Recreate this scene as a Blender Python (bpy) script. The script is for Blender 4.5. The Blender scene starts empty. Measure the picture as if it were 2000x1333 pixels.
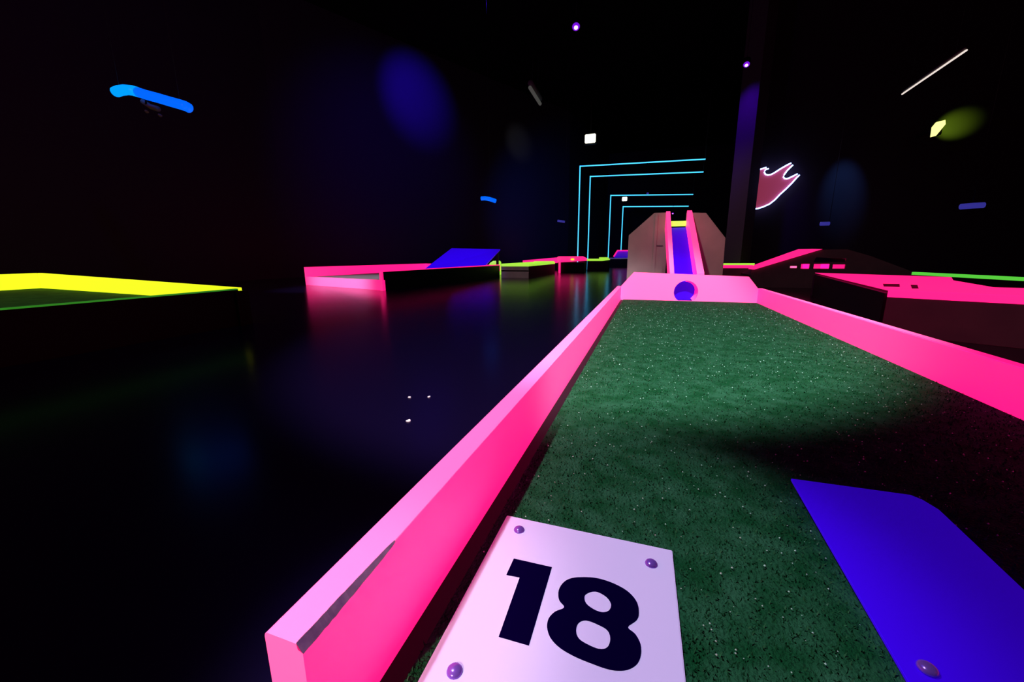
import bpy, bmesh, math, random
from mathutils import Vector, Matrix
random.seed(7)
C = bpy.context.scene.collection
S = bpy.context.scene

# ------------------------------------------------------------------ camera
W, H, cx, cy = 2000.0, 1333.0, 1000.0, 666.5
V1, V2 = (1267.0, 499.0), (-1349.0, 518.0)          # vanishing points of the lane and of its cross direction
a = (V1[0]-cx, -(V1[1]-cy)); b = (V2[0]-cx, -(V2[1]-cy))
F = math.sqrt(-(a[0]*b[0]+a[1]*b[1]))
Yc = Vector((a[0], a[1], -F)).normalized()
Xc = -Vector((b[0], b[1], -F)).normalized()
Zc = Xc.cross(Yc)
R3 = Matrix((Xc, Yc, Zc))                            # world = R3 @ camera
EYE = Vector((0, 0, 0.56))
cam_d = bpy.data.cameras.new('camera')
cam = bpy.data.objects.new('camera', cam_d); C.objects.link(cam)
cam_d.sensor_width = 36; cam_d.lens = F/W*36; cam_d.clip_start = 0.01; cam_d.clip_end = 200
cam.matrix_world = Matrix.Translation(EYE) @ R3.to_4x4()
S.camera = cam

def ray(px, py): return R3 @ Vector((px-cx, -(py-cy), -F))
def P(px, py, z):                                    # measured point of the photograph on the level z
    r = ray(px, py); return EYE + r*((z-EYE.z)/r.z)
def D(px, py, y):                                    # measured point on the upright plane at depth y
    r = ray(px, py); return EYE + r*(y/r.y)

# ------------------------------------------------------------------ world, exposure
S.view_settings.view_transform = 'Standard'; S.view_settings.look = 'None'
S.view_settings.gamma = 1; S.view_settings.use_curve_mapping = False
S.view_settings.exposure = 0.0
w = bpy.data.worlds.new('world'); S.world = w; w.use_nodes = True
w.node_tree.nodes['Background'].inputs[0].default_value = (0, 0, 0, 1)
w.node_tree.nodes['Background'].inputs[1].default_value = 0

# ------------------------------------------------------------------ lights
def spot(name, loc, tgt, power, col, ang, blend=0.6, r=0.05):
    l = bpy.data.lights.new(name, 'SPOT'); l.energy = power; l.color = col
    l.spot_size = math.radians(ang); l.spot_blend = blend; l.shadow_soft_size = r
    o = bpy.data.objects.new(name, l); C.objects.link(o); o.location = loc
    o.rotation_euler = (Vector(tgt)-Vector(loc)).to_track_quat('-Z', 'Y').to_euler(); return o
def point(name, loc, power, col, r=0.1):
    l = bpy.data.lights.new(name, 'POINT'); l.energy = power; l.color = col; l.shadow_soft_size = r
    o = bpy.data.objects.new(name, l); C.objects.link(o); o.location = loc; return o
WV = (0.93, 0.90, 1.0)
spot('lane_spot', (0.34, 0.05, 3.4), (-0.47, 2.3, 0.2), 900, WV, 47, 0.36, 0.06)  # unseen; cone edge shaped to leave the lane's right side dark
spot('tee_spot', (-1.2, 0.42, 2.9), (-0.16, 0.43, 0.2), 265, (0.86, 0.82, 1.0), 18.5, 0.6, 0.04)  # unseen second spot added for the near turf and number plate
spot('lane_end_spot', (-0.7, -1.7, 1.7), (-0.23, 0.158, 0.24), 190, (1.0, 0.8, 0.75), 8, 0.6, 0.03)  # unseen fill behind the camera, added to lighten the board end
spot('mid_lane_spot', (-2.2, 5.5, 3.6), (-3.3, 10.05, 0.15), 130, (1.0, 0.9, 0.85), 14, 0.8, 0.05)  # unseen spot added to bring out the brown front panel
point('blue_fill', (-3.5, 3.0, 5.4), 60, (0.10, 0.02, 1.0), 0.2)  # unseen blue point added to tint the floor navy
spot('hoop_spot', (-1.0, 1.0, 3.4), (0.08, 4.4, 0.62), 190, (1.0, 0.92, 0.85), 22, 0.7, 0.06)  # unseen spot put in to light the plywood facade
spot('wall_wash_violet', (-5.5, 10.9, 6.6), D(812, 180, 12.9), 1300, (0.03, 0.004, 1.0), 54, 1.0, 0.1)
spot('wall_wash_low', (-3.5, 9.0, 6.0), D(760, 330, 12.2), 420, (0.06, 0.0, 1.0), 75, 1.0, 0.2)
spot('blue_wall_fill', (-2.6, 13.0, 3.6), D(1070, 430, 19.0), 500, (0.0, 0.12, 1.0), 80, 1.0, 0.2)  # unseen blue spot added for the wall glow beside the arches
spot('wall_wash_pale', (-3.2, 14.5, 5.8), D(1015, 275, 17.5), 110, (0.6, 0.9, 0.7), 26, 1.0, 0.1)
spot('pillar_violet', (1.55, 11.4, 5.6), D(1450, 215, 12.3), 360, (0.11, 0.0, 1.0), 40, 1.0, 0.05)
spot('pillar_low', (-0.9, 10.6, 3.7), (2.1, 12.3, 1.6), 85, (1.0, 0.62, 1.0), 60, 1.0, 0.1)
spot('right_wall_blue', (4.6, 12.1, 4.4), D(1645, 372, 13.5), 260, (0.10, 0.35, 1.0), 27, 1.0, 0.05)
spot('right_lane_dim', (3.0, -1.0, 4.2), (3.2, 4.5, 0.2), 120, (1.0, 0.8, 0.75), 50, 1.0, 0.2)
spot('left_ramp_spot', (-4.5, 6.0, 4.0), (-4.9, 10.0, 0.5), 900, (0.25, 0.15, 1.0), 30, 0.8, 0.1)  # unseen spot added to brighten the blue ramp
spot('left_lane_spot', (-5.8, 2.6, 3.2), (-5.6, 6.3, 0.1), 1100, (0.75, 0.8, 1.0), 30, 0.8, 0.1)  # unseen, put in to lighten the pink riser
spot('green_lane_spot', (-5.0, -0.5, 3.5), (-6.0, 2.4, 0.2), 160, (0.8, 1.0, 0.6), 60, 0.8, 0.1)  # unseen, put in so the far-left turf shows
point('left_red_fill', (-7.5, -1.5, 4.0), 80, (1.0, 0.02, 0.15))  # unseen red point added for a faint tint on the left
point('right_red_fill', (6.0, -1.0, 4.0), 30, (1.0, 0.03, 0.12))  # weaker unseen red point, added to tint the right

# ------------------------------------------------------------------ materials
def mat(name, base=(0.5,)*3, rough=0.5, emis=None, es=1.0, metal=0.0, spec=0.5, noise=None, bump=None):
    m = bpy.data.materials.new(name); m.use_nodes = True
    nt = m.node_tree; p = nt.nodes['Principled BSDF']
    p.inputs['Base Color'].default_value = (*base, 1)
    p.inputs['Roughness'].default_value = rough; p.inputs['Metallic'].default_value = metal
    p.inputs['Specular IOR Level'].default_value = spec
    if emis:
        p.inputs['Emission Color'].default_value = (*emis, 1); p.inputs['Emission Strength'].default_value = es
    tc = nt.nodes.new('ShaderNodeTexCoord')
    if noise:
        sc, c2 = noise
        n = nt.nodes.new('ShaderNodeTexNoise'); n.inputs['Scale'].default_value = sc; n.inputs['Detail'].default_value = 4
        r = nt.nodes.new('ShaderNodeValToRGB')
        r.color_ramp.elements[0].position = 0.35; r.color_ramp.elements[0].color = (*base, 1)
        r.color_ramp.elements[1].position = 0.68; r.color_ramp.elements[1].color = (*c2, 1)
        nt.links.new(tc.outputs['Object'], n.inputs['Vector']); nt.links.new(n.outputs['Fac'], r.inputs['Fac'])
        nt.links.new(r.outputs['Color'], p.inputs['Base Color'])
    if bump:
        sc, st = bump
        n = nt.nodes.new('ShaderNodeTexNoise'); n.inputs['Scale'].default_value = sc; n.inputs['Detail'].default_value = 3
        bp = nt.nodes.new('ShaderNodeBump'); bp.inputs['Strength'].default_value = st; bp.inputs['Distance'].default_value = 0.01
        nt.links.new(tc.outputs['Object'], n.inputs['Vector']); nt.links.new(n.outputs['Fac'], bp.inputs['Height'])
        nt.links.new(bp.outputs['Normal'], p.inputs['Normal'])
    return m
M = {}
M['floor'] = mat('gloss_black_floor', (0.004, 0.002, 0.016), 0.2, spec=0.45, bump=(2.2, 0.05))
M['wall'] = mat('matt_black_wall', (0.036, 0.024, 0.036), 0.9, spec=0.1, bump=(3, 0.1))
M['ceil'] = mat('matt_black_ceiling', (0.008, 0.006, 0.008), 0.95, spec=0.0)
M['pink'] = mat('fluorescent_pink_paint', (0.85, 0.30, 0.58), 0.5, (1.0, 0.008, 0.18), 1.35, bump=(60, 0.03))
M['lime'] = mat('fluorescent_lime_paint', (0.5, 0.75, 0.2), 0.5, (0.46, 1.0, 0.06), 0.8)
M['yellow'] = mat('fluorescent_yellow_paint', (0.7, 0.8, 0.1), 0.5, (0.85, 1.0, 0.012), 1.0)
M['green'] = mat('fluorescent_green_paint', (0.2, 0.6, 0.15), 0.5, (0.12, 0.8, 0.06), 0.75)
M['greendim'] = mat('dim_green_paint', (0.1, 0.5, 0.08), 0.5, (0.03, 0.30, 0.02), 0.6)  # darker green, glow turned down to weaken its floor reflection
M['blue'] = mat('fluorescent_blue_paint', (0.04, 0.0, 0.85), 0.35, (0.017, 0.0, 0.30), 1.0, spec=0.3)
M['turf'] = mat('green_turf', (0.004, 0.075, 0.022), 0.85, noise=(28, (0.026, 0.135, 0.062)), bump=(240, 0.8), spec=0.1)
M['pile'] = mat('green_turf_fibre', (0.004, 0.075, 0.022), 0.55, noise=(30, (0.02, 0.17, 0.055)), spec=0.3)
M['glint_speck'] = mat('pale_glint_speck', (0.5, 0.9, 0.7), 0.2, spec=1.0)  # pale glossy specks standing in for highlights on the turf
M['turf_dim'] = mat('worn_green_turf', (0.02, 0.09, 0.02), 0.9, noise=(9, (0.04, 0.14, 0.03)), spec=0.1)
M['wood'] = mat('raw_grey_brown_plywood', (0.36, 0.28, 0.265), 0.75, noise=(5, (0.43, 0.33, 0.31)), spec=0.2, bump=(25, 0.1))
M['wooddark'] = mat('dark_brown_plywood', (0.12, 0.085, 0.095), 0.7, noise=(4, (0.16, 0.11, 0.115)), spec=0.2)  # darker brown than the other plywood
M['pillar'] = mat('dark_plum_painted_pillar', (0.075, 0.05, 0.07), 0.8, spec=0.15, bump=(6, 0.1))
M['blackside'] = mat('black_painted_plywood', (0.006, 0.005, 0.008), 0.6, spec=0.2)
M['chip'] = mat('bare_chipped_wood', (0.22, 0.09, 0.26), 0.6, noise=(45, (0.5, 0.26, 0.48)), spec=0.3)
M['plate'] = mat('white_plastic_plate', (0.76, 0.66, 1.0), 0.3, (0.45, 0.35, 0.8), 0.10, spec=0.45)  # slight emission added to brighten the plate
M['ink'] = mat('dark_blue_black_print', (0.002, 0.0, 0.022), 0.8, spec=0.0)
M['screw'] = mat('domed_zinc_screw', (0.24, 0.10, 0.62), 0.22, metal=0.35)
M['metal'] = mat('black_lamp_metal', (0.02, 0.02, 0.02), 0.5, metal=0.6)
M['neon'] = mat('cyan_neon_tube', (0.1, 0.4, 0.6), 0.4, (0.06, 0.55, 1.0), 1.6)
M['neonw'] = mat('pale_blue_neon_tube', (0.6, 0.7, 1), 0.4, (0.30, 0.45, 1.0), 6.0)
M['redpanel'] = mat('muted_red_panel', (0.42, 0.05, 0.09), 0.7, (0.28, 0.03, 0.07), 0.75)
M['uvlamp'] = mat('violet_lamp_lens', (0.2, 0, 0.5), 0.4, (0.62, 0.16, 1.0), 6.0)
M['uvring'] = mat('violet_lamp_glass', (0.2, 0, 0.5), 0.4, (0.22, 0.01, 0.9), 0.8)
M['uvtube'] = mat('blue_black_light_tube', (0, 0.1, 0.6), 0.4, (0.0, 0.13, 1.0), 1.05)
M['uvtubelit'] = mat('blue_tube_bright_end', (0, 0.1, 0.6), 0.4, (0.0, 0.30, 1.0), 1.2)
M['dimtube'] = mat('dim_indigo_tube', (0.02, 0.02, 0.3), 0.4, (0.05, 0.045, 0.42), 0.6)
M['paletube'] = mat('pale_tube', (0.5,)*3, 0.4, (1.0, 0.86, 0.78), 0.9)
M['palehousing'] = mat('grey_lamp_housing', (0.2, 0.18, 0.16), 0.6, spec=0.3)
M['greytube'] = mat('faint_grey_tube', (0.2, 0.2, 0.18), 0.4, (0.05, 0.05, 0.045), 1)  # grey tube with a faint even glow in the material
M['yellowlamp'] = mat('yellow_white_lamp_lens', (1, 1, 0.6), 0.4, (1.0, 1.0, 0.28), 1.5)
M['whitelamp'] = mat('white_lamp_lens', (1, 1, 0.9), 0.4, (1.0, 1.0, 0.75), 2.2)
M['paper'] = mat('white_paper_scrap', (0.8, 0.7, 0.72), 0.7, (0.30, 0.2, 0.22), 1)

# ------------------------------------------------------------------ helpers
def link(name, me, m, parent=None, loc=None):
    o = bpy.data.objects.new(name, me); C.objects.link(o)
    if m is not None and not me.materials: me.materials.append(M[m])
    if parent is not None: o.parent = parent; o.matrix_parent_inverse = Matrix.Translation(-world(parent))
    return o
def world(o):
    return (o.location + world(o.parent)) if (o.parent and o.type == 'EMPTY') else (o.location.copy() if o.parent is None else Vector((0, 0, 0)) )
def empty(name, loc, label, cat, group=None):
    o = bpy.data.objects.new(name, None); C.objects.link(o); o.location = loc; o.empty_display_size = 0.1
    o['label'] = label; o['category'] = cat
    if group: o['group'] = group
    return o
def tag(o, label, cat, group=None):
    o['label'] = label; o['category'] = cat
    if group: o['group'] = group
    return o
def struct(o): o['kind'] = 'structure'; return o
def mesh(name, vs, fs, m, parent=None, bevel=0.0):
    bm = bmesh.new(); bv = [bm.verts.new(v) for v in vs]
    for f in fs: bm.faces.new([bv[i] for i in f])
    bmesh.ops.recalc_face_normals(bm, faces=bm.faces)
    if bevel: bmesh.ops.bevel(bm, geom=list(bm.edges), offset=bevel, segments=2, affect='EDGES')
    me = bpy.data.meshes.new(name); bm.to_mesh(me); bm.free()
    o = link(name, me, m)
    if parent is not None: attach(o, parent)
    return o
def attach(o, parent):
    """parent keeping the mesh where it is (meshes are authored in world space)"""
    base = Vector((0, 0, 0)); p = parent
    while p: base += p.location; p = p.parent
    o.parent = parent; o.location = o.location - base
    return o
def prism(name, poly, vec, m, parent=None, bevel=0.0):
    """closed outline (list of 3-D points) swept along vec"""
    vec = Vector(vec); n = len(poly); lo = [Vector(p) for p in poly]; hi = [p+vec for p in lo]
    fs = [list(range(n)), list(range(n, 2*n))] + [[i, (i+1) % n, n+(i+1) % n, n+i] for i in range(n)]
    return mesh(name, lo+hi, fs, m, parent, bevel)
def box(name, lo, hi, m, parent=None, bevel=0.0):
    x0, y0, z0 = lo; x1, y1, z1 = hi
    return prism(name, [(x0, y0, z0), (x1, y0, z0), (x1, y1, z0), (x0, y1, z0)], (0, 0, z1-z0), m, parent, bevel)
def board(name, p, q, t, z0, zp, zq, m, parent=None, bevel=0.002, side=1):
    """upright board from p to q (xy); its thickness goes to the left (side=1) or right (-1); top may slope"""
    p = Vector((p[0], p[1], 0)); q = Vector((q[0], q[1], 0)); d = (q-p).normalized(); n = Vector((-d.y, d.x, 0))*t*side
    zz = lambda v, z: Vector((v.x, v.y, z))
    return prism(name, [zz(p, z0), zz(q, z0), zz(q, zq), zz(p, zp)], n, m, parent, bevel)
def shape(name, outlines, origin, ux, uy, t, m, parent=None):
    """flat plate with holes: 2-D outlines filled, given thickness t towards ux x uy"""
    cu = bpy.data.curves.new(name, 'CURVE'); cu.dimensions = '2D'; cu.fill_mode = 'BOTH'; cu.extrude = t/2
    for pts in outlines:
        s = cu.splines.new('POLY'); s.points.add(len(pts)-1); s.use_cyclic_u = True
        for i, (x, y) in enumerate(pts): s.points[i].co = (x, y, 0, 1)
    tmp = bpy.data.objects.new('tmp', cu); C.objects.link(tmp)
    me = bpy.data.meshes.new_from_object(tmp); bpy.data.objects.remove(tmp); bpy.data.curves.remove(cu)
    ux = Vector(ux).normalized(); uy = Vector(uy).normalized(); uz = ux.cross(uy)
    mt = Matrix((ux, uy, uz)).transposed().to_4x4(); mt.translation = Vector(origin)+uz*t/2
    me.transform(mt); me.name = name
    o = link(name, me, m)
    if parent is not None: attach(o, parent)
    return o
def tube(name, pts, r, m, parent=None, seg=10):
    pts = [Vector(p) for p in pts]; vs = []; fs = []
    for i, p in enumerate(pts):
        d = (pts[min(i+1, len(pts)-1)]-pts[max(i-1, 0)]).normalized()
        u = d.cross(Vector((0, 0, 1)) if abs(d.z) < 0.95 else Vector((1, 0, 0))).normalized(); v = d.cross(u)
        for k in range(seg):
            an = 2*math.pi*k/seg; vs.append(p+(u*math.cos(an)+v*math.sin(an))*r)
    for i in range(len(pts)-1):
        for k in range(seg): fs.append([i*seg+k, i*seg+(k+1) % seg, (i+1)*seg+(k+1) % seg, (i+1)*seg+k])
    fs.append(list(range(seg))); fs.append([len(vs)-seg+k for k in range(seg)])
    o = mesh(name, vs, fs, m, parent)
    for f in o.data.polygons: f.use_smooth = True
    return o
def dome(name, c, r, h, m, parent=None, nrm=(0, 0, 1)):
    bm = bmesh.new(); bmesh.ops.create_uvsphere(bm, u_segments=20, v_segments=12, radius=r)
    for v in list(bm.verts):
        if v.co.z < -1e-4: v.co.z = -h*0.15
        else: v.co.z *= h/r
    me = bpy.data.meshes.new(name); bm.to_mesh(me); bm.free()
    for f in me.polygons: f.use_smooth = True
    me.transform(Matrix.Translation(Vector(c)) @ Vector(nrm).to_track_quat('Z', 'Y').to_matrix().to_4x4())
    o = link(name, me, m)
    if parent is not None: attach(o, parent)
    return o
def ellipse(x, y, rx, ry, n=28, sk=0.0):
    return [(x+rx*math.cos(2*math.pi*i/n)+sk*ry*math.sin(2*math.pi*i/n), y+ry*math.sin(2*math.pi*i/n)) for i in range(n)]
def xy(v): return (v[0], v[1])

# ------------------------------------------------------------------ the room
CEIL = 7.4
struct(box('floor', (-10.2, -3.2, -0.12), (9.2, 31, 0), 'floor'))
struct(box('ceiling', (-10.2, -3.2, CEIL), (9.2, 31, CEIL+0.1), 'ceil'))
struct(box('wall_left', (-10.0, -3.0, 0), (-9.8, 9.0, CEIL), 'wall'))
struct(board('wall_left_far', (-9.8, 9.0), (-4.0, 21.0), 0.15, 0, CEIL, CEIL, 'wall', bevel=0))
struct(board('wall_left_corridor', (-4.0, 21.0), (-3.0, 30.0), 0.15, 0, CEIL, CEIL, 'wall', bevel=0))
struct(box('wall_back', (-4.0, 30.0, 0), (9.0, 30.2, CEIL), 'wall'))
struct(box('wall_right', (8.8, -3.0, 0), (9.0, 30.0, CEIL), 'wall'))
struct(box('wall_front', (-9.8, -3.2, 0), (8.8, -3.0, CEIL), 'wall'))
struct(box('wall_right_back', (2.75, 13.5, 0), (8.8, 13.7, CEIL), 'wall'))
o = struct(prism('trim_1', [(1.99, 12.62, 0), (2.33, 12.22, 0), (2.62, 12.55, 0), (2.62, 13.3, 0), (2.2, 13.3, 0)], (0, 0, CEIL), 'pillar')); o['label'] = 'dark plum pillar'

# ------------------------------------------------------------------ lane 18 (foreground)
CZ, TZ = 0.20, 0.31
XL, XR, YE = -0.201, 0.800, 3.452
lane = empty('minigolf_lane', (0.3, 1.8, 0), 'green turf minigolf lane with glowing pink side boards and number 18 plate, in the foreground', 'minigolf lane')
lane_main = lane
box('base_frame', (XL-0.02, 0.17, 0), (XR+0.02, YE+0.1, CZ-0.006), 'blackside', lane)
box('shade_strip', (XL-0.001, 0.165, CZ-0.006), (XL+0.022, YE, CZ-0.004), 'blackside', lane)  # black strip standing in for the left board's shadow band
box('turf', (XL+0.022, 0.165, CZ-0.006), (XR, YE, CZ), 'turf', lane)
box('side_board', (XR, 0.158, 0.0), (XR+0.03, YE+0.02, TZ), 'pink', lane, 0.0022)
# chipped inner top edge of the left board
def chip():
    n = 28; y0, y1, ye = 0.158, 0.262, YE+0.02; xo = XL-0.033
    st = []
    for i in range(n+1):
        t = i/n
        st.append((y0+(y1-y0)*t, 0.0042*(1-t)**0.6*(0.92+0.16*random.random())+0.0006, 0.0062*(1-t)**0.5*(0.9+0.2*random.random())+0.0006))
    st.append((ye, 0.0012, 0.0012))
    vs = []; fs = []
    for y, wd, hd in st:
        vs += [(xo, y, 0), (XL, y, 0), (XL, y, TZ-hd), (XL-wd, y, TZ), (xo+0.003, y, TZ), (xo+0.0008, y, TZ-0.0012), (xo, y, TZ-0.0035)]
    for i in range(len(st)-1):
        for k in range(7): fs.append([i*7+k, i*7+(k+1) % 7, (i+1)*7+(k+1) % 7, (i+1)*7+k])
    fs += [list(range(7)), [(len(st)-1)*7+k for k in range(7)]]
    b_ = mesh('side_board', vs, fs, 'pink', lane)
    vs = []; fs = []; e = 0.0005
    for y, wd, hd in st[:n+1]:
        vs += [(XL-wd-e*.3, y, TZ+e), (XL+e, y, TZ-hd), (XL-0.004, y, TZ-0.004-e)]
    for i in range(n):
        for k in range(3): fs.append([i*3+k, i*3+(k+1) % 3, (i+1)*3+(k+1) % 3, (i+1)*3+k])
    fs += [[0, 1, 2], [n*3+2, n*3+1, n*3]]
    o = mesh('chipped_edge', vs, fs, 'chip', b_); o['label'] = 'bare wood showing where the paint has chipped off'
chip()
# end panel with a round-topped hole
ep = [(D(px, py, YE).x, D(px, py, YE).z) for px, py in [(1212, 585), (1212, 555), (1238, 532), (1463, 541), (1480, 568), (1480, 592)]]
ep[0] = (XL-0.0, CZ-0.004); ep[1] = (XL, TZ+0.004); ep[4] = (XR, TZ-0.004); ep[5] = (XR, CZ-0.004)
hc = (0.298, 0.272); hr = 0.089
hole = []
for i in range(40):
    an = 2*math.pi*i/40; x, z = hc[0]+hr*math.cos(an), hc[1]+hr*math.sin(an)
    hole.append((x, max(z, CZ+0.0005)))
hole2 = []
for p in hole:
    if not hole2 or (abs(p[0]-hole2[-1][0])+abs(p[1]-hole2[-1][1])) > 0.002: hole2.append(p)
o = shape('end_panel', [[(-x, z) for x, z in ep], [(-x, z) for x, z in hole2]], (0, YE, 0), (-1, 0, 0), (0, 0, 1), 0.028, 'pink', lane)
# tunnel behind the hole: half pink sleeve and the blue board that closes it
def sleeve():
    vs = []; fs = []; n = 14
    for i in range(n+1):
        an = -0.9+ (math.pi*0.5+0.9)*i/n
        for y in (YE+0.028, YE+0.13):
            for r in ((hr, hr+0.008) if y < YE+0.05 else (hr*0.80, hr*0.80+0.008)):
                vs.append((hc[0]+r*math.cos(an), y, hc[1]+r*math.sin(an)))
    for i in range(n):
        b0 = i*4; c0 = b0+4
        fs += [[b0, b0+2, c0+2, c0], [b0+1, c0+1, c0+3, b0+3], [b0, c0, c0+1, b0+1], [b0+2, b0+3, c0+3, c0+2]]
    fs += [[0, 1, 3, 2], [n*4, n*4+2, n*4+3, n*4+1]]
    mesh('hole_sleeve', vs, fs, 'pink', lane)
sleeve()
o = box('hole_backing', (0.19, YE+0.105, CZ-0.004), (0.372, YE+0.12, 0.38), 'blue', lane); o['label'] = 'blue board closing the hole'

# turf fibres, and pale beads added as the turf's glints
def pile():
    vs = []; fs = []
    def ok(x, y): return not (-0.166 < x < 0.052 and y < 0.467)
    n = 0
    while n < 52000:
        y = 0.17+3.2*random.random()**2.2; x = random.uniform(XL+0.022, XR-0.003)
        if not ok(x, y): continue
        s = 0.8+0.5*y; an = random.uniform(0, 6.283); wd = 0.0011*s; h = random.uniform(0.002, 0.0055)
        dx, dy = math.cos(an)*wd, math.sin(an)*wd; lx, ly = random.uniform(-.003, .003), random.uniform(-.003, .003)
        k = len(vs); vs += [(x-dx, y-dy, CZ-0.0005), (x+dx, y+dy, CZ-0.0005), (x+lx, y+ly, CZ+h)]; fs.append((k, k+1, k+2)); n += 1
    me = bpy.data.meshes.new('turf_fibres'); me.from_pydata(vs, [], fs); me.update()
    o = link('turf_fibres', me, 'pile'); attach(o, lane); o['kind'] = 'stuff'
    vs = []; fs = []
    n = 0
    while n < 1900:
        y = 0.17+2.9*random.random()**1.9; x = random.uniform(XL+0.03, XR-0.01)
        if not ok(x, y): continue
        r = random.uniform(0.0005, 0.0015)*(0.85+0.3*y); z = CZ+0.003
        k = len(vs)
        vs += [(x+r, y, z), (x-r, y, z), (x, y+r, z), (x, y-r, z), (x, y, z+r), (x, y, z-r)]
        fs += [(k, k+2, k+4), (k+2, k+1, k+4), (k+1, k+3, k+4), (k+3, k, k+4), (k+2, k, k+5), (k+1, k+2, k+5), (k+3, k+1, k+5), (k, k+3, k+5)]
        n += 1
    me = bpy.data.meshes.new('glint_beads'); me.from_pydata(vs, [], fs); me.update()
    o = link('glint_beads', me, 'glint_speck'); attach(o, lane); o['kind'] = 'stuff'
pile()

# number plate 18
PZ = 0.2035
plate_poly = [(-0.166, 0.20, 0.2), (0.0535, 0.20, 0.2), (0.0495, 0.466, 0.2), (-0.167, 0.467, 0.2)]
np_ = prism('number_plate', plate_poly, (0, 0, PZ-0.2), 'plate', lane, 0.0008)
np_['label'] = 'pale lavender plate with a bold black number 18'
def pl(px, py): v = P(px, py, PZ); return (v.x, v.y)
one = [pl(*q) for q in [(1000, 1100), (1078, 1109), (1033, 1262), (974, 1245), (1015, 1129), (989, 1124)]]
one[0] = (one[0][0], one[1][1]-0.001)
o = shape('numeral', [one], (0, 0, PZ-0.0002), (1, 0, 0), (0, 1, 0), 0.0006, 'ink', np_)
def smooth(pts, n=4):
    out = []; L = len(pts)
    for i in range(L):
        p0, p1, p2, p3 = [Vector(pts[(i+k-1) % L]) for k in range(4)]
        for j in range(n):
            t = j/n
            v = 0.5*((2*p1)+(-p0+p2)*t+(2*p0-5*p1+4*p2-p3)*t*t+(-p0+3*p1-3*p2+p3)*t**3); out.append((v.x, v.y))
    return out
def z6(x, y): return pl(820+x*0.29, 980+y*0.29006)     # coordinates read off an enlarged crop
o8 = [(1100, 512), (1190, 518), (1290, 548), (1390, 600), (1455, 668), (1475, 740), (1462, 800), (1402, 848), (1450, 895), (1485, 960), (1488, 1040), (1455, 1105), (1380, 1140), (1280, 1135), (1160, 1095), (1040, 1045), (940, 985), (880, 920), (857, 850), (868, 790), (910, 745), (972, 715), (938, 665), (935, 600), (970, 545), (1025, 518)]
h1 = [(1180, 608), (1250, 640), (1287, 690), (1275, 735), (1225, 748), (1160, 722), (1115, 680), (1115, 630)]
h2 = [(1120, 803), (1200, 832), (1265, 872), (1282, 930), (1262, 985), (1205, 995), (1130, 965), (1070, 925), (1052, 870), (1070, 820)]
o = shape('numeral', [smooth([z6(*p) for p in o8]), smooth([z6(*p) for p in h1]), smooth([z6(*p) for p in h2])],
          (0, 0, PZ-0.0002), (1, 0, 0), (0, 1, 0), 0.0006, 'ink', np_)
for px, py in [(1014, 1036), (1272, 1102), (888, 1312)]:
    v = P(px, py, PZ); dome('screw', (v.x, v.y, PZ), 0.0072, 0.0045, 'screw', np_)
dome('screw', (0.028, 0.253, PZ), 0.0072, 0.0045, 'screw', np_)

# blue tee plate
TZ2 = 0.222
tp = [P(1545, 935, TZ2), P(1778, 967, TZ2), P(1802, 976, TZ2)]
x0 = tp[0].x; x1 = tp[2].x+0.004
poly = [tp[0], tp[1], tp[2], Vector((x1+0.004, tp[2].y-0.02, TZ2-0.001)), Vector((x1+0.006, 0.30, 0.205)), Vector((x0, 0.30, 0.205))]
mid = lambda v: Vector((v.x, v.y, 0.205+(TZ2-0.205)*max(0, (v.y-0.30)/(tp[0].y-0.30))))
poly = [mid(v) for v in poly]
tee = prism('tee_plate', poly, (0, 0, -0.004), 'blue', lane, 0.0006); tee['label'] = 'flat blue tee plate screwed onto the turf'
for px, py in [(1813, 1303)]:
    v = P(px, py, 0.212); dome('screw', (v.x, v.y, 0.2095), 0.0075, 0.005, 'screw', tee)
dome('screw', (x1-0.02, 0.35, 0.208), 0.0075, 0.005, 'screw', tee)

# ------------------------------------------------------------------ chute obstacle behind lane 18
ob = empty('chute_obstacle', (0.25, 4.1, 0), 'tall octagonal plywood obstacle with a steep blue chute between pink rails, behind number 18 lane', 'minigolf obstacle')
y0, y1 = 3.66, 4.38
zb = lambda y: 0.27+(0.84-0.27)*(y-y0)/(y1-y0)           # surface of the chute
def railpair(xa0, xb0, xa1, xb1, hh, name):
    vs = []
    for (y, xa, xb) in ((y0, xa0, xb0), (y1, xa1, xb1)):
        z = zb(y)
        vs += [(xa, y, z-0.03), (xb, y, z-0.03), (xb, y, z+hh), (xa, y, z+hh)]
    return mesh(name, vs, [[0, 1, 2, 3], [4, 7, 6, 5], [0, 4, 5, 1], [1, 5, 6, 2], [2, 6, 7, 3], [3, 7, 4, 0]], 'pink', ob, 0.002)
railpair(0.178, 0.214, 0.137, 0.176, 0.145, 'chute_rail')
railpair(0.388, 0.445, 0.328, 0.372, 0.145, 'chute_rail')
prism('chute_bed', [(0.21, y0, zb(y0)), (0.39, y0, zb(y0)), (0.33, y1-0.02, zb(y1)-0.015), (0.172, y1-0.02, zb(y1)-0.015)], (0, 0.012, -0.02), 'blue', ob)
v0 = D(1309, 434, y1); v1 = D(1342, 442, y1)
box('crossbar', (0.176, y1-0.015, 0.838), (0.328, y1+0.02, 0.888), 'lime', ob, 0.004)
YP = 4.42
lp = [D(*q, YP) for q in [(1224, 545), (1228, 460), (1278, 416), (1308, 415)]]
rp = [D(*q, YP+0.02) for q in [(1345, 415), (1379, 416), (1417, 465), (1412, 545)]]
xa, xb = 0.172, 0.33
poly = [(lp[0].x, 0.0), (lp[1].x, lp[1].z), (lp[2].x, lp[2].z), (xa, lp[3].z), (xa, 0.0)]
o = prism('facade_panel', [(x, YP, z) for x, z in poly], (0, 0.03, 0), 'wood', ob, 0.002)
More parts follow.
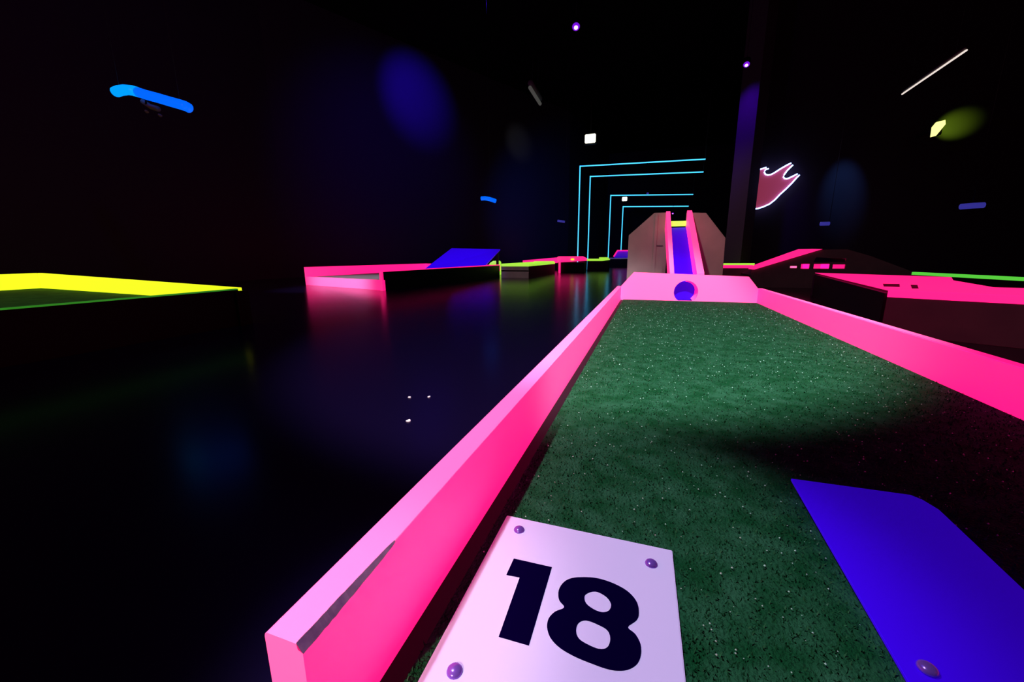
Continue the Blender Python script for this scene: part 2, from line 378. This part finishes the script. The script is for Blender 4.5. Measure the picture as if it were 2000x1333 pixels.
poly = [(xb, 0.0), (xb, rp[0].z), (rp[1].x, rp[1].z), (rp[2].x, rp[2].z), (rp[3].x, 0.0)]
o = prism('facade_panel', [(x, YP+0.02, z) for x, z in poly], (0, 0.03, 0), 'wood', ob, 0.002)
box('batten', (0.04, YP-0.012, 0.0), (0.068, YP+0.001, 0.96), 'wood', ob, 0.002)
box('bracket', (0.07, YP-0.006, 0.65), (0.13, YP+0.001, 0.66), 'wooddark', ob)
box('strut', (0.19, 4.10, 0), (0.22, 4.14, zb(4.12)-0.05), 'wooddark', ob)
box('strut', (0.33, 4.10, 0), (0.36, 4.14, zb(4.12)-0.05), 'wooddark', ob)

# ------------------------------------------------------------------ left pink lane with blue ramp
A = Vector((-6.80, 6.60, 0)); B = Vector((-4.28, 5.80, 0)); Cc = Vector((-3.82, 10.3, 0)); Dd = D(830, 515, 11.0); Dd.z = 0
ln = empty('minigolf_lane', (-5.5, 8.5, 0), 'glowing pink walled minigolf lane with a raised blue ramp, left of the foreground lane', 'minigolf lane')
inner = lambda v, s: v
prism('turf', [Vector((v.x, v.y, 0.14)) for v in (A+Vector((.03, .03, 0)), B+Vector((-.03, .03, 0)), Cc, Dd)], (0, 0, 0.025), 'wood', ln)
o = board('front_riser', xy(A), xy(B), 0.04, 0, 0.175, 0.175, 'pink', ln)
board('side_board', xy(A), xy(Dd), 0.03, 0, 0.37, 0.36, 'pink', ln, side=-1)
o = board('side_board', xy(B), xy(Cc), 0.028, 0, 0.315, 0.335, 'blackside', ln, side=1)
o['label'] = 'black painted outer side board'
board('side_board_cap', xy(B), xy(Cc), 0.028, 0.3155, 0.327, 0.345, 'pink', ln, side=1)
board('inner_face', xy(B+Vector((-.03, .05, 0))), xy(Cc+Vector((-.03, 0, 0))), 0.012, 0.17, 0.32, 0.34, 'pink', ln, side=1)
box('corner_post', (B.x-0.035, B.y-0.045, 0), (B.x+0.015, B.y-0.003, 0.325), 'pink', ln)
board('end_board', xy(Dd), xy(Cc), 0.03, 0.17, 0.36, 0.33, 'pink', ln, side=1)
rp_ = empty('ball_ramp', (-4.8, 10.0, 0), 'raised bright blue sloping ramp in the pink lane on the left', 'ramp')
bl = D(826, 528, 9.7); br = D(945, 521, 9.75); tr = D(977, 487, 10.95); tl = D(882, 485, 10.95)
prism('ramp_board', [bl, br, tr, tl], (0, 0.01, -0.03), 'blue', rp_, 0.003)
for v in (tr+Vector((-.06, -.08, 0)), tl+Vector((.06, -.08, 0))):
    box('leg', (v.x-0.03, v.y-0.03, 0), (v.x+0.03, v.y+0.03, v.z-0.06), 'blackside', rp_)

# ------------------------------------------------------------------ far-left yellow-green lane
ln = empty('minigolf_lane', (-5.2, 2.4, 0), 'bright yellow-green walled minigolf lane at the far left edge', 'minigolf lane')
Q = P(465, 564, 0.31); N0 = P(0, 603, 0.31); K1 = P(80, 563, 0.2); K2 = P(0, 568, 0.2)
Q = Vector((Q.x, Q.y, 0)); N0 = Vector((N0.x, N0.y, 0)); N1 = N0+(N0-Q).normalized()*0.6
K1 = Vector((K1.x, K1.y, 0)); K2 = Vector((K2.x, K2.y, 0)); K3 = K2+(K2-K1).normalized()*1.5
def carpet_poly(pts, z, t, m, par, nm='turf'): return prism(nm, [Vector((p.x, p.y, z-t)) for p in pts], (0, 0, t), m, par)
carpet_poly([Q+Vector((-.04, 0, 0)), K1, K2, K3, N1+Vector((-.05, 0, 0))], 0.2, 0.02, 'turf_dim', ln)
board('far_board', xy(Q+Vector((-.02, .005, 0))), xy(K1), 0.04, 0, 0.315, 0.392, 'yellow', ln, side=-1)
board('back_board', xy(K1), xy(K3), 0.04, 0, 0.392, 0.38, 'yellow', ln, side=-1)
o = board('near_board', xy(N1), xy(Q), 0.03, 0, 0.300, 0.300, 'blackside', ln, side=1); o['label'] = 'black painted outer face of the near board'
board('near_board_cap', xy(N1), xy(Q), 0.03, 0.3005, 0.31, 0.31, 'greendim', ln, side=1)
board('near_board_lining', xy(N1+Vector((-.031, 0, 0))), xy(Q+Vector((-.031, 0, 0))), 0.012, 0.18, 0.309, 0.309, 'greendim', ln, side=1)
box('corner_cover', (Q.x-0.03, Q.y-0.045, 0), (Q.x+0.03, Q.y+0.004, 0.285), 'blackside', ln)
box('far_board_back', (Q.x-0.028, Q.y+0.001, 0), (Q.x+0.03, Q.y+0.065, 0.29), 'blackside', ln)

# ------------------------------------------------------------------ lanes further back on the left
def lane_box(label, x0, x1, ya, yb, top, mb, front='wood', lower=0.2, shift=0.0, tw=0.05, sidem='blackside', capw=0.05):
    e = empty('minigolf_lane', ((x0+x1)/2, (ya+yb)/2, 0), label, 'minigolf lane')
    carpet_poly([Vector(p) for p in ((x0, ya, 0), (x1, ya, 0), (x1+shift, yb, 0), (x0+shift, yb, 0))], lower, 0.03, 'turf_dim', e)
    o = board('front_panel', (x0, ya), (x1, ya), 0.03, 0, top-capw, top-capw, front, e)
    board('front_rail', (x0, ya-0.004), (x1, ya-0.004), 0.038, top-capw+0.001, top, top, mb, e)
    board('side_board', (x0, ya+.04), (x0+shift, yb), 0.03, lower, top, top, mb, e, side=-1)
    board('side_board', (x1, ya+0.04), (x1+shift, yb), 0.03, 0, top-capw, top-capw, sidem, e, side=1)
    board('side_rail', (x1, ya+0.04), (x1+shift, yb), 0.03, top-capw+0.001, top, top, mb, e, side=1)
    board('end_board', (x0+shift+.03, yb-.035), (x1+shift-.035, yb-.035), 0.03, lower, top+0.02, top+0.02, mb, e)
    return e
lane_box('lime green minigolf lane with a bare brown front panel, behind the blue ramp', -3.68, -2.93, 10.05, 13.4, 0.37, 'lime', capw=0.07, shift=-0.05)
lm = empty('lane_divider', (-4.1, 11.5, 0), 'small rounded lime green board end beside the blue ramp', 'board')
q = [D(x, y, 11.6) for x, y in [(953, 521), (957, 514), (963, 510), (968, 510), (970, 513), (970, 521)]]
qz = [Vector((q[0].x, 11.6, 0))]+q+[Vector((q[-1].x, 11.6, 0))]
prism('board', qz, (0, 0.4, 0), 'lime', lm)
def polylane(label, ptspx, depth, m, thick=1.2, cat='minigolf lane', name='minigolf_lane', sub='front_board'):
    q = [D(x, y, depth) for x, y in ptspx]; c = sum(q, Vector())/len(q)
    e = empty(name, (c.x, depth+thick/2, 0), label, cat)
    prism(sub, q, (0, thick, 0), m, e)
    zl = min(v.z for v in q)
    if zl > 0.04: box('base_frame', (min(v.x for v in q)+0.02, depth+0.02, 0), (max(v.x for v in q)-0.02, depth+thick, zl), 'blackside', e)
    return e
polylane('low pink minigolf lane wedge behind the lime lane with the brown front', [(1021, 509), (1090, 503), (1087, 514), (1021, 514)], 16.2, 'pink', 0.6)
e = polylane('distant pink minigolf lane with a thin upright post, in front of the outermost neon arch', [(1088, 503), (1091, 501), (1134, 501), (1142, 505), (1142, 510), (1088, 513)], 13.6, 'pink', 0.55)
v = D(1093, 512, 13.55)
box('post', (v.x-0.03, 13.52, 0), (v.x+0.03, 13.59, v.z+0.05), 'pink', e)
v = D(1118, 507, 13.57); box('cup_marker', (v.x-0.05, 13.56, v.z-0.025), (v.x+0.05, 13.599, v.z+0.025), 'yellow', e)
polylane('distant lime green minigolf lane at the foot of the neon arches', [(1146, 506), (1170, 506), (1170, 503), (1185, 503), (1189, 508), (1176, 510), (1146, 510)], 15.4, 'lime', 0.6)
e = empty('ball_ramp', (-1.6, 21.0, 0), 'small distant blue ramp with pink edging beside the plywood obstacle', 'ramp')
q = [D(*p) for p in [(1199, 502, 20.5), (1232, 502, 20.5), (1232, 491, 21.3), (1206, 491, 21.3)]]
prism('ramp_board', q, (0, 0.03, -0.05), 'blue', e)
def bar(name, p, q, r, m, par): return tube(name, [p, q], r, m, par, 6)
up = Vector((0, -0.02, 0.03))
bar('ramp_edge', q[0]+up, q[3]+up, 0.035, 'pink', e); bar('ramp_edge', q[3]+up, q[2]+up, 0.035, 'pink', e)
v = D(1180, 505, 20.4); v2 = D(1232, 505, 20.4)
box('front_sill', (v.x, 20.38, v.z-0.03), (v2.x, 20.44, v.z+0.03), 'plate', e)
box('ramp_support', (v.x+0.1, 20.45, 0), (v2.x-0.05, 21.2, v.z-0.04), 'blackside', e)

# ------------------------------------------------------------------ right side: bridge, low rails, right lane
br_ = empty('bridge_obstacle', (2.8, 8.3, 0), 'dark hump-backed bridge obstacle with a pink sloping rail, right behind the foreground lane', 'minigolf obstacle')
YB = 8.0
zs = [(1.69, 0.0), (1.72, 0.31), (2.54, 0.632), (3.047, 0.632), (3.366, 0.525), (3.94, 0.28), (3.94, 0.0)]
slots = [(1543, 520, 1557, 524), (1565, 516, 1581, 525), (1590, 516, 1620, 525), (1627, 517, 1651, 525)]
sl = []
for x0_, y0_, x1_, y1_ in slots:
    p0 = D(x0_, y0_, YB); p1 = D(x1_, y1_, YB); sl.append([(p0.x, p1.z), (p1.x, p1.z), (p1.x, p0.z), (p0.x, p0.z)])
p0 = D(1590, 503, YB); p1 = D(1652, 512, YB); sl.append([(p0.x, p1.z), (p1.x, p1.z), (p1.x, p0.z-0.02), (p0.x+0.03, p0.z)])
o = shape('side_panel', [[(-x, z) for x, z in zs]]+[[(-x, z) for x, z in s] for s in sl], (0, YB, 0), (-1, 0, 0), (0, 0, 1), 0.03, 'wooddark', br_)
prism('deck', [(x, YB+0.03, z-0.10) for x, z in zs[1:6]]+[(x, YB+0.03, z-0.13) for x, z in reversed(zs[1:6])], (0, 0.8, 0), 'blackside', br_)
def strip(pts, m, nm, par, t=0.02, vec=(0, -0.03, 0)): return prism(nm, pts, vec, m, par)
strip([(1.66, YB, 0.315), (1.75, YB, 0.305), (2.70, YB, 0.640), (2.56, YB, 0.645), (2.37, YB, 0.643), (1.75, YB, 0.385)], 'pink', 'sloping_rail', br_)
for s, hz, k in zip(sl[:4], (0.36, 0.37, 0.37, 0.37), range(4)):
    xm0, xm1 = s[0][0], s[1][0]
    box('baffle', (xm0-0.05, YB+0.35, 0), (xm1+0.12, YB+0.38, hz+0.02), 'paper' if k == 0 else 'pink', br_)
ln = empty('minigolf_lane', (2.2, 9.6, 0), 'narrow minigolf lane with a lime back rail and pink front rail, between pillar and bridge', 'minigolf lane')
g0 = D(1409, 521, 9.2); g1 = D(1470, 522, 9.2)
box('front_rail', (g0.x, 9.18, D(1440, 524, 9.2).z), (g1.x, 9.22, D(1440, 518, 9.2).z), 'pink', ln)
box('front_panel', (g0.x, 9.19, 0), (g1.x, 9.22, D(1440, 524, 9.2).z-0.001), 'wooddark', ln)
h0 = D(1410, 516, 11.6); h1_ = D(1474, 516, 11.6)
box('back_rail', (h0.x, 11.6, 0.1), (h1_.x, 11.64, D(1440, 514.5, 11.6).z), 'lime', ln)
box('base_frame', (g0.x, 9.225, 0), (h1_.x-0.05, 11.59, 0.09), 'blackside', ln)

ln = empty('minigolf_lane', (2.6, 4.2, 0), 'pink topped minigolf lane on a dark brown box, right of the foreground lane', 'minigolf lane')
zt = 0.31
pts = [P(*p, zt) for p in [(1735, 567), (1592, 533), (1858, 541.5), (1862, 548), (1941, 561.5), (2000, 563)]]
K = pts[0]; E0 = P(2000, 566, zt); dirE = (P(2000, 580, 0.31)-P(1735, 568, 0.31)); dirE.z = 0; dirE.normalize()
far = K+dirE*2.6
# edge behind the frame limit goes on along the front
outl = [xy(K), xy(pts[1]), xy(pts[2]), xy(pts[3]), xy(pts[4]), xy(pts[5]), xy(pts[5]+dirE*1.9), xy(far)]
hs = []
for q in ([(1724, 553.5), (1757, 554), (1758, 561), (1726, 560)], [(1778, 555.5), (1792, 556), (1795, 564), (1781, 564)]):
    hs.append([xy(P(x, y, zt)) for x, y in q])
shape('deck', [outl]+hs, (0, 0, zt-0.004), (1, 0, 0), (0, 1, 0), 0.004, 'pink', ln)
# rail and plywood box under the deck
n_ = Vector((dirE.y, -dirE.x, 0))*0.004
board('front_rail', xy(K+n_), xy(far+n_), 0.02, 0.262, zt+0.002, zt+0.002, 'pink', ln)
board('front_panel', xy(K), xy(far), 0.03, 0, 0.261, 0.261, 'wooddark', ln)
board('side_panel', xy(K+Vector((0, .04, 0))), xy(pts[1]), 0.03, 0, 0.285, 0.285, 'blackside', ln, side=-1)
board('back_panel', xy(pts[1]), xy(pts[2]), 0.03, 0, 0.285, 0.285, 'wooddark', ln, side=-1)
mid_ = (K+pts[1])/2
box('inner_floor', (2.02, 3.9, 0.0), (2.9, 5.5, 0.12), 'wooddark', ln)

ln = empty('minigolf_lane', (4.2, 6.4, 0), 'minigolf lane with a long bright green rail at the right edge', 'minigolf lane')
s0 = P(1781, 531.5, 0.31); s1 = P(2000, 542, 0.31); ds = (s1-s0).normalized(); s2 = s1+ds*2.0
s0 = Vector((s0.x, s0.y, 0)); s2 = Vector((s2.x, s2.y, 0))
board('side_rail', xy(s0), xy(s2), 0.04, 0.272, 0.31, 0.31, 'green', ln, side=1)
board('side_panel', xy(s0+Vector((0.0, -.05, 0))), xy(s2), 0.035, 0, 0.271, 0.271, 'blackside', ln, side=1)
carpet_poly([s0+Vector((.06, 0, 0)), s2+Vector((.06, 0, 0)), s2+Vector((1.0, .1, 0)), s0+Vector((1.0, .1, 0))], 0.2, 0.03, 'turf_dim', ln)

# ------------------------------------------------------------------ neon arches
ar = [((1133, 325), (1378, 311), 'outermost and nearest'), ((1153, 345), (1374, 336), 'second from the outside'),
      ((1193, 382), (1354, 380), 'third from the outside'), ((1217, 404), (1345, 403), 'innermost and farthest')]
for l, r, t in ar:
    pl_ = P(*l, 3.5); pr = D(r[0], r[1], pl_.y)
    e = empty('neon_arch', (pl_.x, pl_.y, 0), 'thin cyan neon light arch, %s of the four' % t, 'neon light', 'cyan neon arches')
    rr = 0.008+0.0007*pl_.y
    tube('upright_tube', [(pl_.x, pl_.y, 0.02), (pl_.x, pl_.y, pl_.z+rr)], rr, 'neon', e, 8)
    tube('top_tube', [(pl_.x, pl_.y, pl_.z), (pr.x, pl_.y, pr.z)], rr, 'neon', e, 8)
    tube('hanger', [(pr.x, pl_.y+0.04, pr.z), (pr.x, pl_.y+0.04, CEIL)], 0.008, 'metal', e, 6)

# ------------------------------------------------------------------ wall sign with neon outline
YS = 13.36
sg = empty('neon_sign', (3.2, 13.4, 1.8), 'red jagged panel outlined in white-blue neon, on the wall right of the pillar', 'neon sign')
def z7(x, y): v = D(1440+x*0.11252, 280+y*0.11252, YS); return (v.x, v.z)
out7 = [(250, 1150), (350, 1135), (450, 1105), (560, 1055), (650, 985), (740, 890), (840, 800), (950, 690), (1085, 550), (1030, 560), (950, 590), (860, 625), (800, 600), (815, 550), (870, 470), (950, 370), (860, 380), (740, 450), (640, 515), (560, 552), (500, 545), (462, 510), (480, 470), (520, 430), (440, 430), (340, 420), (230, 500)]
shape('red_panel', [[(-x, z) for x, z in [z7(*p) for p in out7]]], (0, YS+0.03, 0), (-1, 0, 0), (0, 0, 1), 0.02, 'redpanel', sg)
def n7(pts, nm='neon_tube'):
    q = [z7(*p) for p in pts]
    tube(nm, [(x, YS, z) for x, z in q], 0.017, 'neonw', sg, 8)
n7([(300, 1142), (350, 1135), (450, 1105), (560, 1055), (650, 985), (740, 890), (840, 800), (950, 690), (1030, 600), (1080, 550)])
n7([(1045, 532), (950, 580), (900, 603), (860, 618), (820, 612), (800, 585), (815, 545), (870, 470), (965, 378)])
n7([(935, 345), (860, 380), (740, 450), (640, 515), (580, 545), (530, 552), (490, 540), (470, 505), (480, 470), (510, 450), (545, 440)])
n7([(505, 420), (470, 430), (420, 445), (330, 470)])
for p in ((700, 800), (450, 900)):
    x, z = z7(*p); tube('standoff', [(x, YS+0.04, z), (x, 13.51, z)], 0.02, 'metal', sg, 6)
point('sign_halo', (3.35, 12.9, 2.4), 3.0, (0.25, 0.35, 1.0), 0.3)

# ------------------------------------------------------------------ ceiling lamps and tubes
def hang(par, p, top=CEIL): tube('stem', [(p.x, p.y, p.z+0.03), (p.x, p.y, top)], 0.006, 'metal', par, 6)
def lamp(px, py, z, r, lens, label, cat='lamp', name='spot_lamp', grp='small violet ceiling lamps', glow=None):
    v = P(px, py, z)
    e = empty(name, (v.x, v.y, v.z), label, cat, grp)
    d = (EYE-v).normalized()
    dd = Vector((d.x*0.6, d.y*0.6, -0.8)).normalized()
    tube('housing', [v-dd*0.14, v-dd*0.005], r*1.25, 'metal', e, 16)
    if lens == 'uvlamp':
        dome('lens', v, r, r*0.5, 'uvring', e, dd); dome('bulb', v+dd*r*0.28, r*0.55, r*0.5, 'uvlamp', e, dd)
    else: dome('lens', v, r, r*0.6, lens, e, dd)
    hang(e, v-dd*0.07)
    if glow: point('glow_'+name, v+dd*0.25, glow[0], glow[1], 0.05)
    return e
lamp(1125, 52, 5.6, 0.085, 'uvlamp', 'small round violet ceiling lamp, highest in the view above the arches')
lamp(1458, 126, 4.7, 0.065, 'uvlamp', 'small round violet ceiling lamp above the pillar')
v = P(1265, 377, 4.2); lamp(1265, 378, 4.2, 0.07, 'dimtube', 'tiny faint violet lamp above the third neon arch')
lamp(1314, 417, 2.6, 0.05, 'uvlamp', 'tiny violet lamp seen through the top of the chute')
# square lamps
def square(px, py, y, s, label, lens='whitelamp', grp='square white lamps'):
    v = D(px, py, y); e = empty('emergency_lamp', (v.x, v.y, v.z), label, 'lamp', grp)
    box('housing', (v.x-s*1.05, y, v.z-s*0.85), (v.x+s*1.05, y+0.12, v.z+s*0.85), 'metal', e, 0.01)
    box('lens', (v.x-s*0.9, y-0.03, v.z-s*0.7), (v.x+s*0.9, y-0.001, v.z+s*0.7), lens, e, 0.02)
    tube('stem', [(v.x, y+0.06, v.z+s*0.8), (v.x, y+0.06, CEIL)], 0.008, 'metal', e, 6)
square(1153, 271, 14.0, 0.19, 'square white lamp hanging above the nearest neon arch')
square(1220, 389, 24.0, 0.15, 'small white lamp hanging between the third and fourth neon arches')
# yellow lamp near the right wall
v = D(1831, 250, 12.6)
e = empty('wall_lamp', (v.x, v.y, v.z), 'bright yellow-white wall lamp throwing a lime patch, high on the right', 'lamp')
shape('lens', [[(-0.10, -0.19), (-0.01, -0.17), (0.12, 0.06), (0.10, 0.15), (-0.05, 0.12), (-0.11, 0.02)]], (v.x, v.y, v.z), (1, 0, 0), (0, 0, 1), 0.03, 'yellowlamp', e)
box('housing', (v.x-0.09, v.y+0.005, v.z-0.15), (v.x+0.1, v.y+0.1, v.z+0.13), 'metal', e, 0.01)
tube('bracket', [(v.x, v.y+0.09, v.z), (v.x+0.05, 13.52, v.z+0.02)], 0.02, 'metal', e, 8)
spot('yellow_patch', v+Vector((0.12, 0.12, 0.05)), D(1860, 246, 13.5), 170, (0.42, 1.0, 0.03), 42, 1.0, 0.03)
# blue black-light tube on the left with its bracket and bulbs
def z1(x, y, d): return D(150+x*0.15, 120+y*0.15, d)
pts = [z1(x, y, 4.2) for x, y in [(505, 400), (560, 380), (640, 370), (720, 378), (800, 402)]]
pts2 = [z1(x, y, 4.2) for x, y in [(800, 402), (900, 435), (1050, 475), (1200, 520), (1350, 562), (1420, 585), (1455, 605)]]
e = empty('black_light_tube', pts[2], 'long curved bright blue light tube high on the left', 'tube light')
tube('bright_tube', pts, 0.066, 'uvtubelit', e, 12); tube('tube', pts2, 0.063, 'uvtube', e, 12)
v = z1(960, 590, 4.25)
tube('fitting', [z1(860, 520, 4.25), v, z1(1060, 620, 4.25)], 0.035, 'palehousing', e, 8)
for q in ((912, 650), (1085, 700)):
    v = z1(*q, 4.25); dome('bulb', v, 0.025, 0.025, 'palehousing', e, (0, -0.5, -1))
for q in (pts[1], pts2[4]):
    tube('cable', [q+Vector((0, 0, 0.05)), Vector((q.x, q.y, CEIL))], 0.004, 'metal', e, 6)
tube('yoke', [pts2[1], z1(900, 560, 4.22)], 0.012, 'metal', e, 6)
def smalltube(pl_, d, r, m, label, grp=None, name='black_light_tube'):
    p = [D(x, y, d) for x, y in pl_]
    e = empty(name, p[0], label, 'tube light', grp)
    tube('tube', p, r, m, e, 8)
    c = p[len(p)//2]
    tube('cable', [c+Vector((0, 0.02, 0)), Vector((c.x, c.y+0.02, CEIL))], 0.004, 'metal', e, 6)
    return e
smalltube([(940, 388), (947, 387.5), (956, 389), (968, 393)], 9.0, 0.045, 'uvtube', 'short bright blue light tube, left of the neon arches')
smalltube([(1089, 431.5), (1103, 433.5)], 12.0, 0.03, 'dimtube', 'faint short indigo tube just left of the outermost neon arch')
smalltube([(1876, 404), (1900, 402), (1922, 401)], 9.0, 0.045, 'dimtube', 'dim indigo light tube on the far right')
smalltube([(1602, 437.5), (1620, 437)], 11.0, 0.04, 'dimtube', 'faint short indigo tube right of the neon sign')
def batten(p, q, label, m, r):
    e = empty('tube_light', (p+q)/2, label, 'tube light', None)
    tube('tube', [p, q], r, m, e, 8)
    d = (q-p).normalized(); s = Vector((0, 0, r*2.6))
    tube('housing', [p+d*0.05+s, q-d*0.05+s], r*1.6, 'palehousing', e, 8)
    for v in (p+d*0.3, q-d*0.3): tube('cable', [v+s, Vector((v.x, v.y, CEIL))], 0.006, 'metal', e, 6)
batten(P(1762, 184, 4.0), P(1888, 98, 4.0), 'long pale tube light slanting high on the right', 'paletube', 0.016)
batten(P(1035, 171, 5.2), P(1055, 203, 5.2), 'short dull grey tube light near the ceiling, left of the arches', 'greytube', 0.05)

# ------------------------------------------------------------------ scraps on the floor
for (px, py, s, lab) in ((800, 777, 0.006, 'tiny grey paper scrap on the black floor, left of the upper pair'),
                         (838, 776, 0.006, 'tiny grey paper scrap on the black floor, right of the upper pair'),
                         (797, 823, 0.0085, 'larger pinkish white paper scrap on the black floor, nearest the lane')):
    v = P(px, py, 0); k = []
    for i in range(7):
        an = 6.283*i/7; rr = s*random.uniform(0.7, 1.15); k.append((v.x+rr*math.cos(an), v.y+rr*math.sin(an)*1.4, 0.0005+random.uniform(0, 0.001)))
    tag(prism('paper_scrap', k, (0, 0, 0.0015), 'paper'), lab, 'scrap', 'paper scraps on the floor')
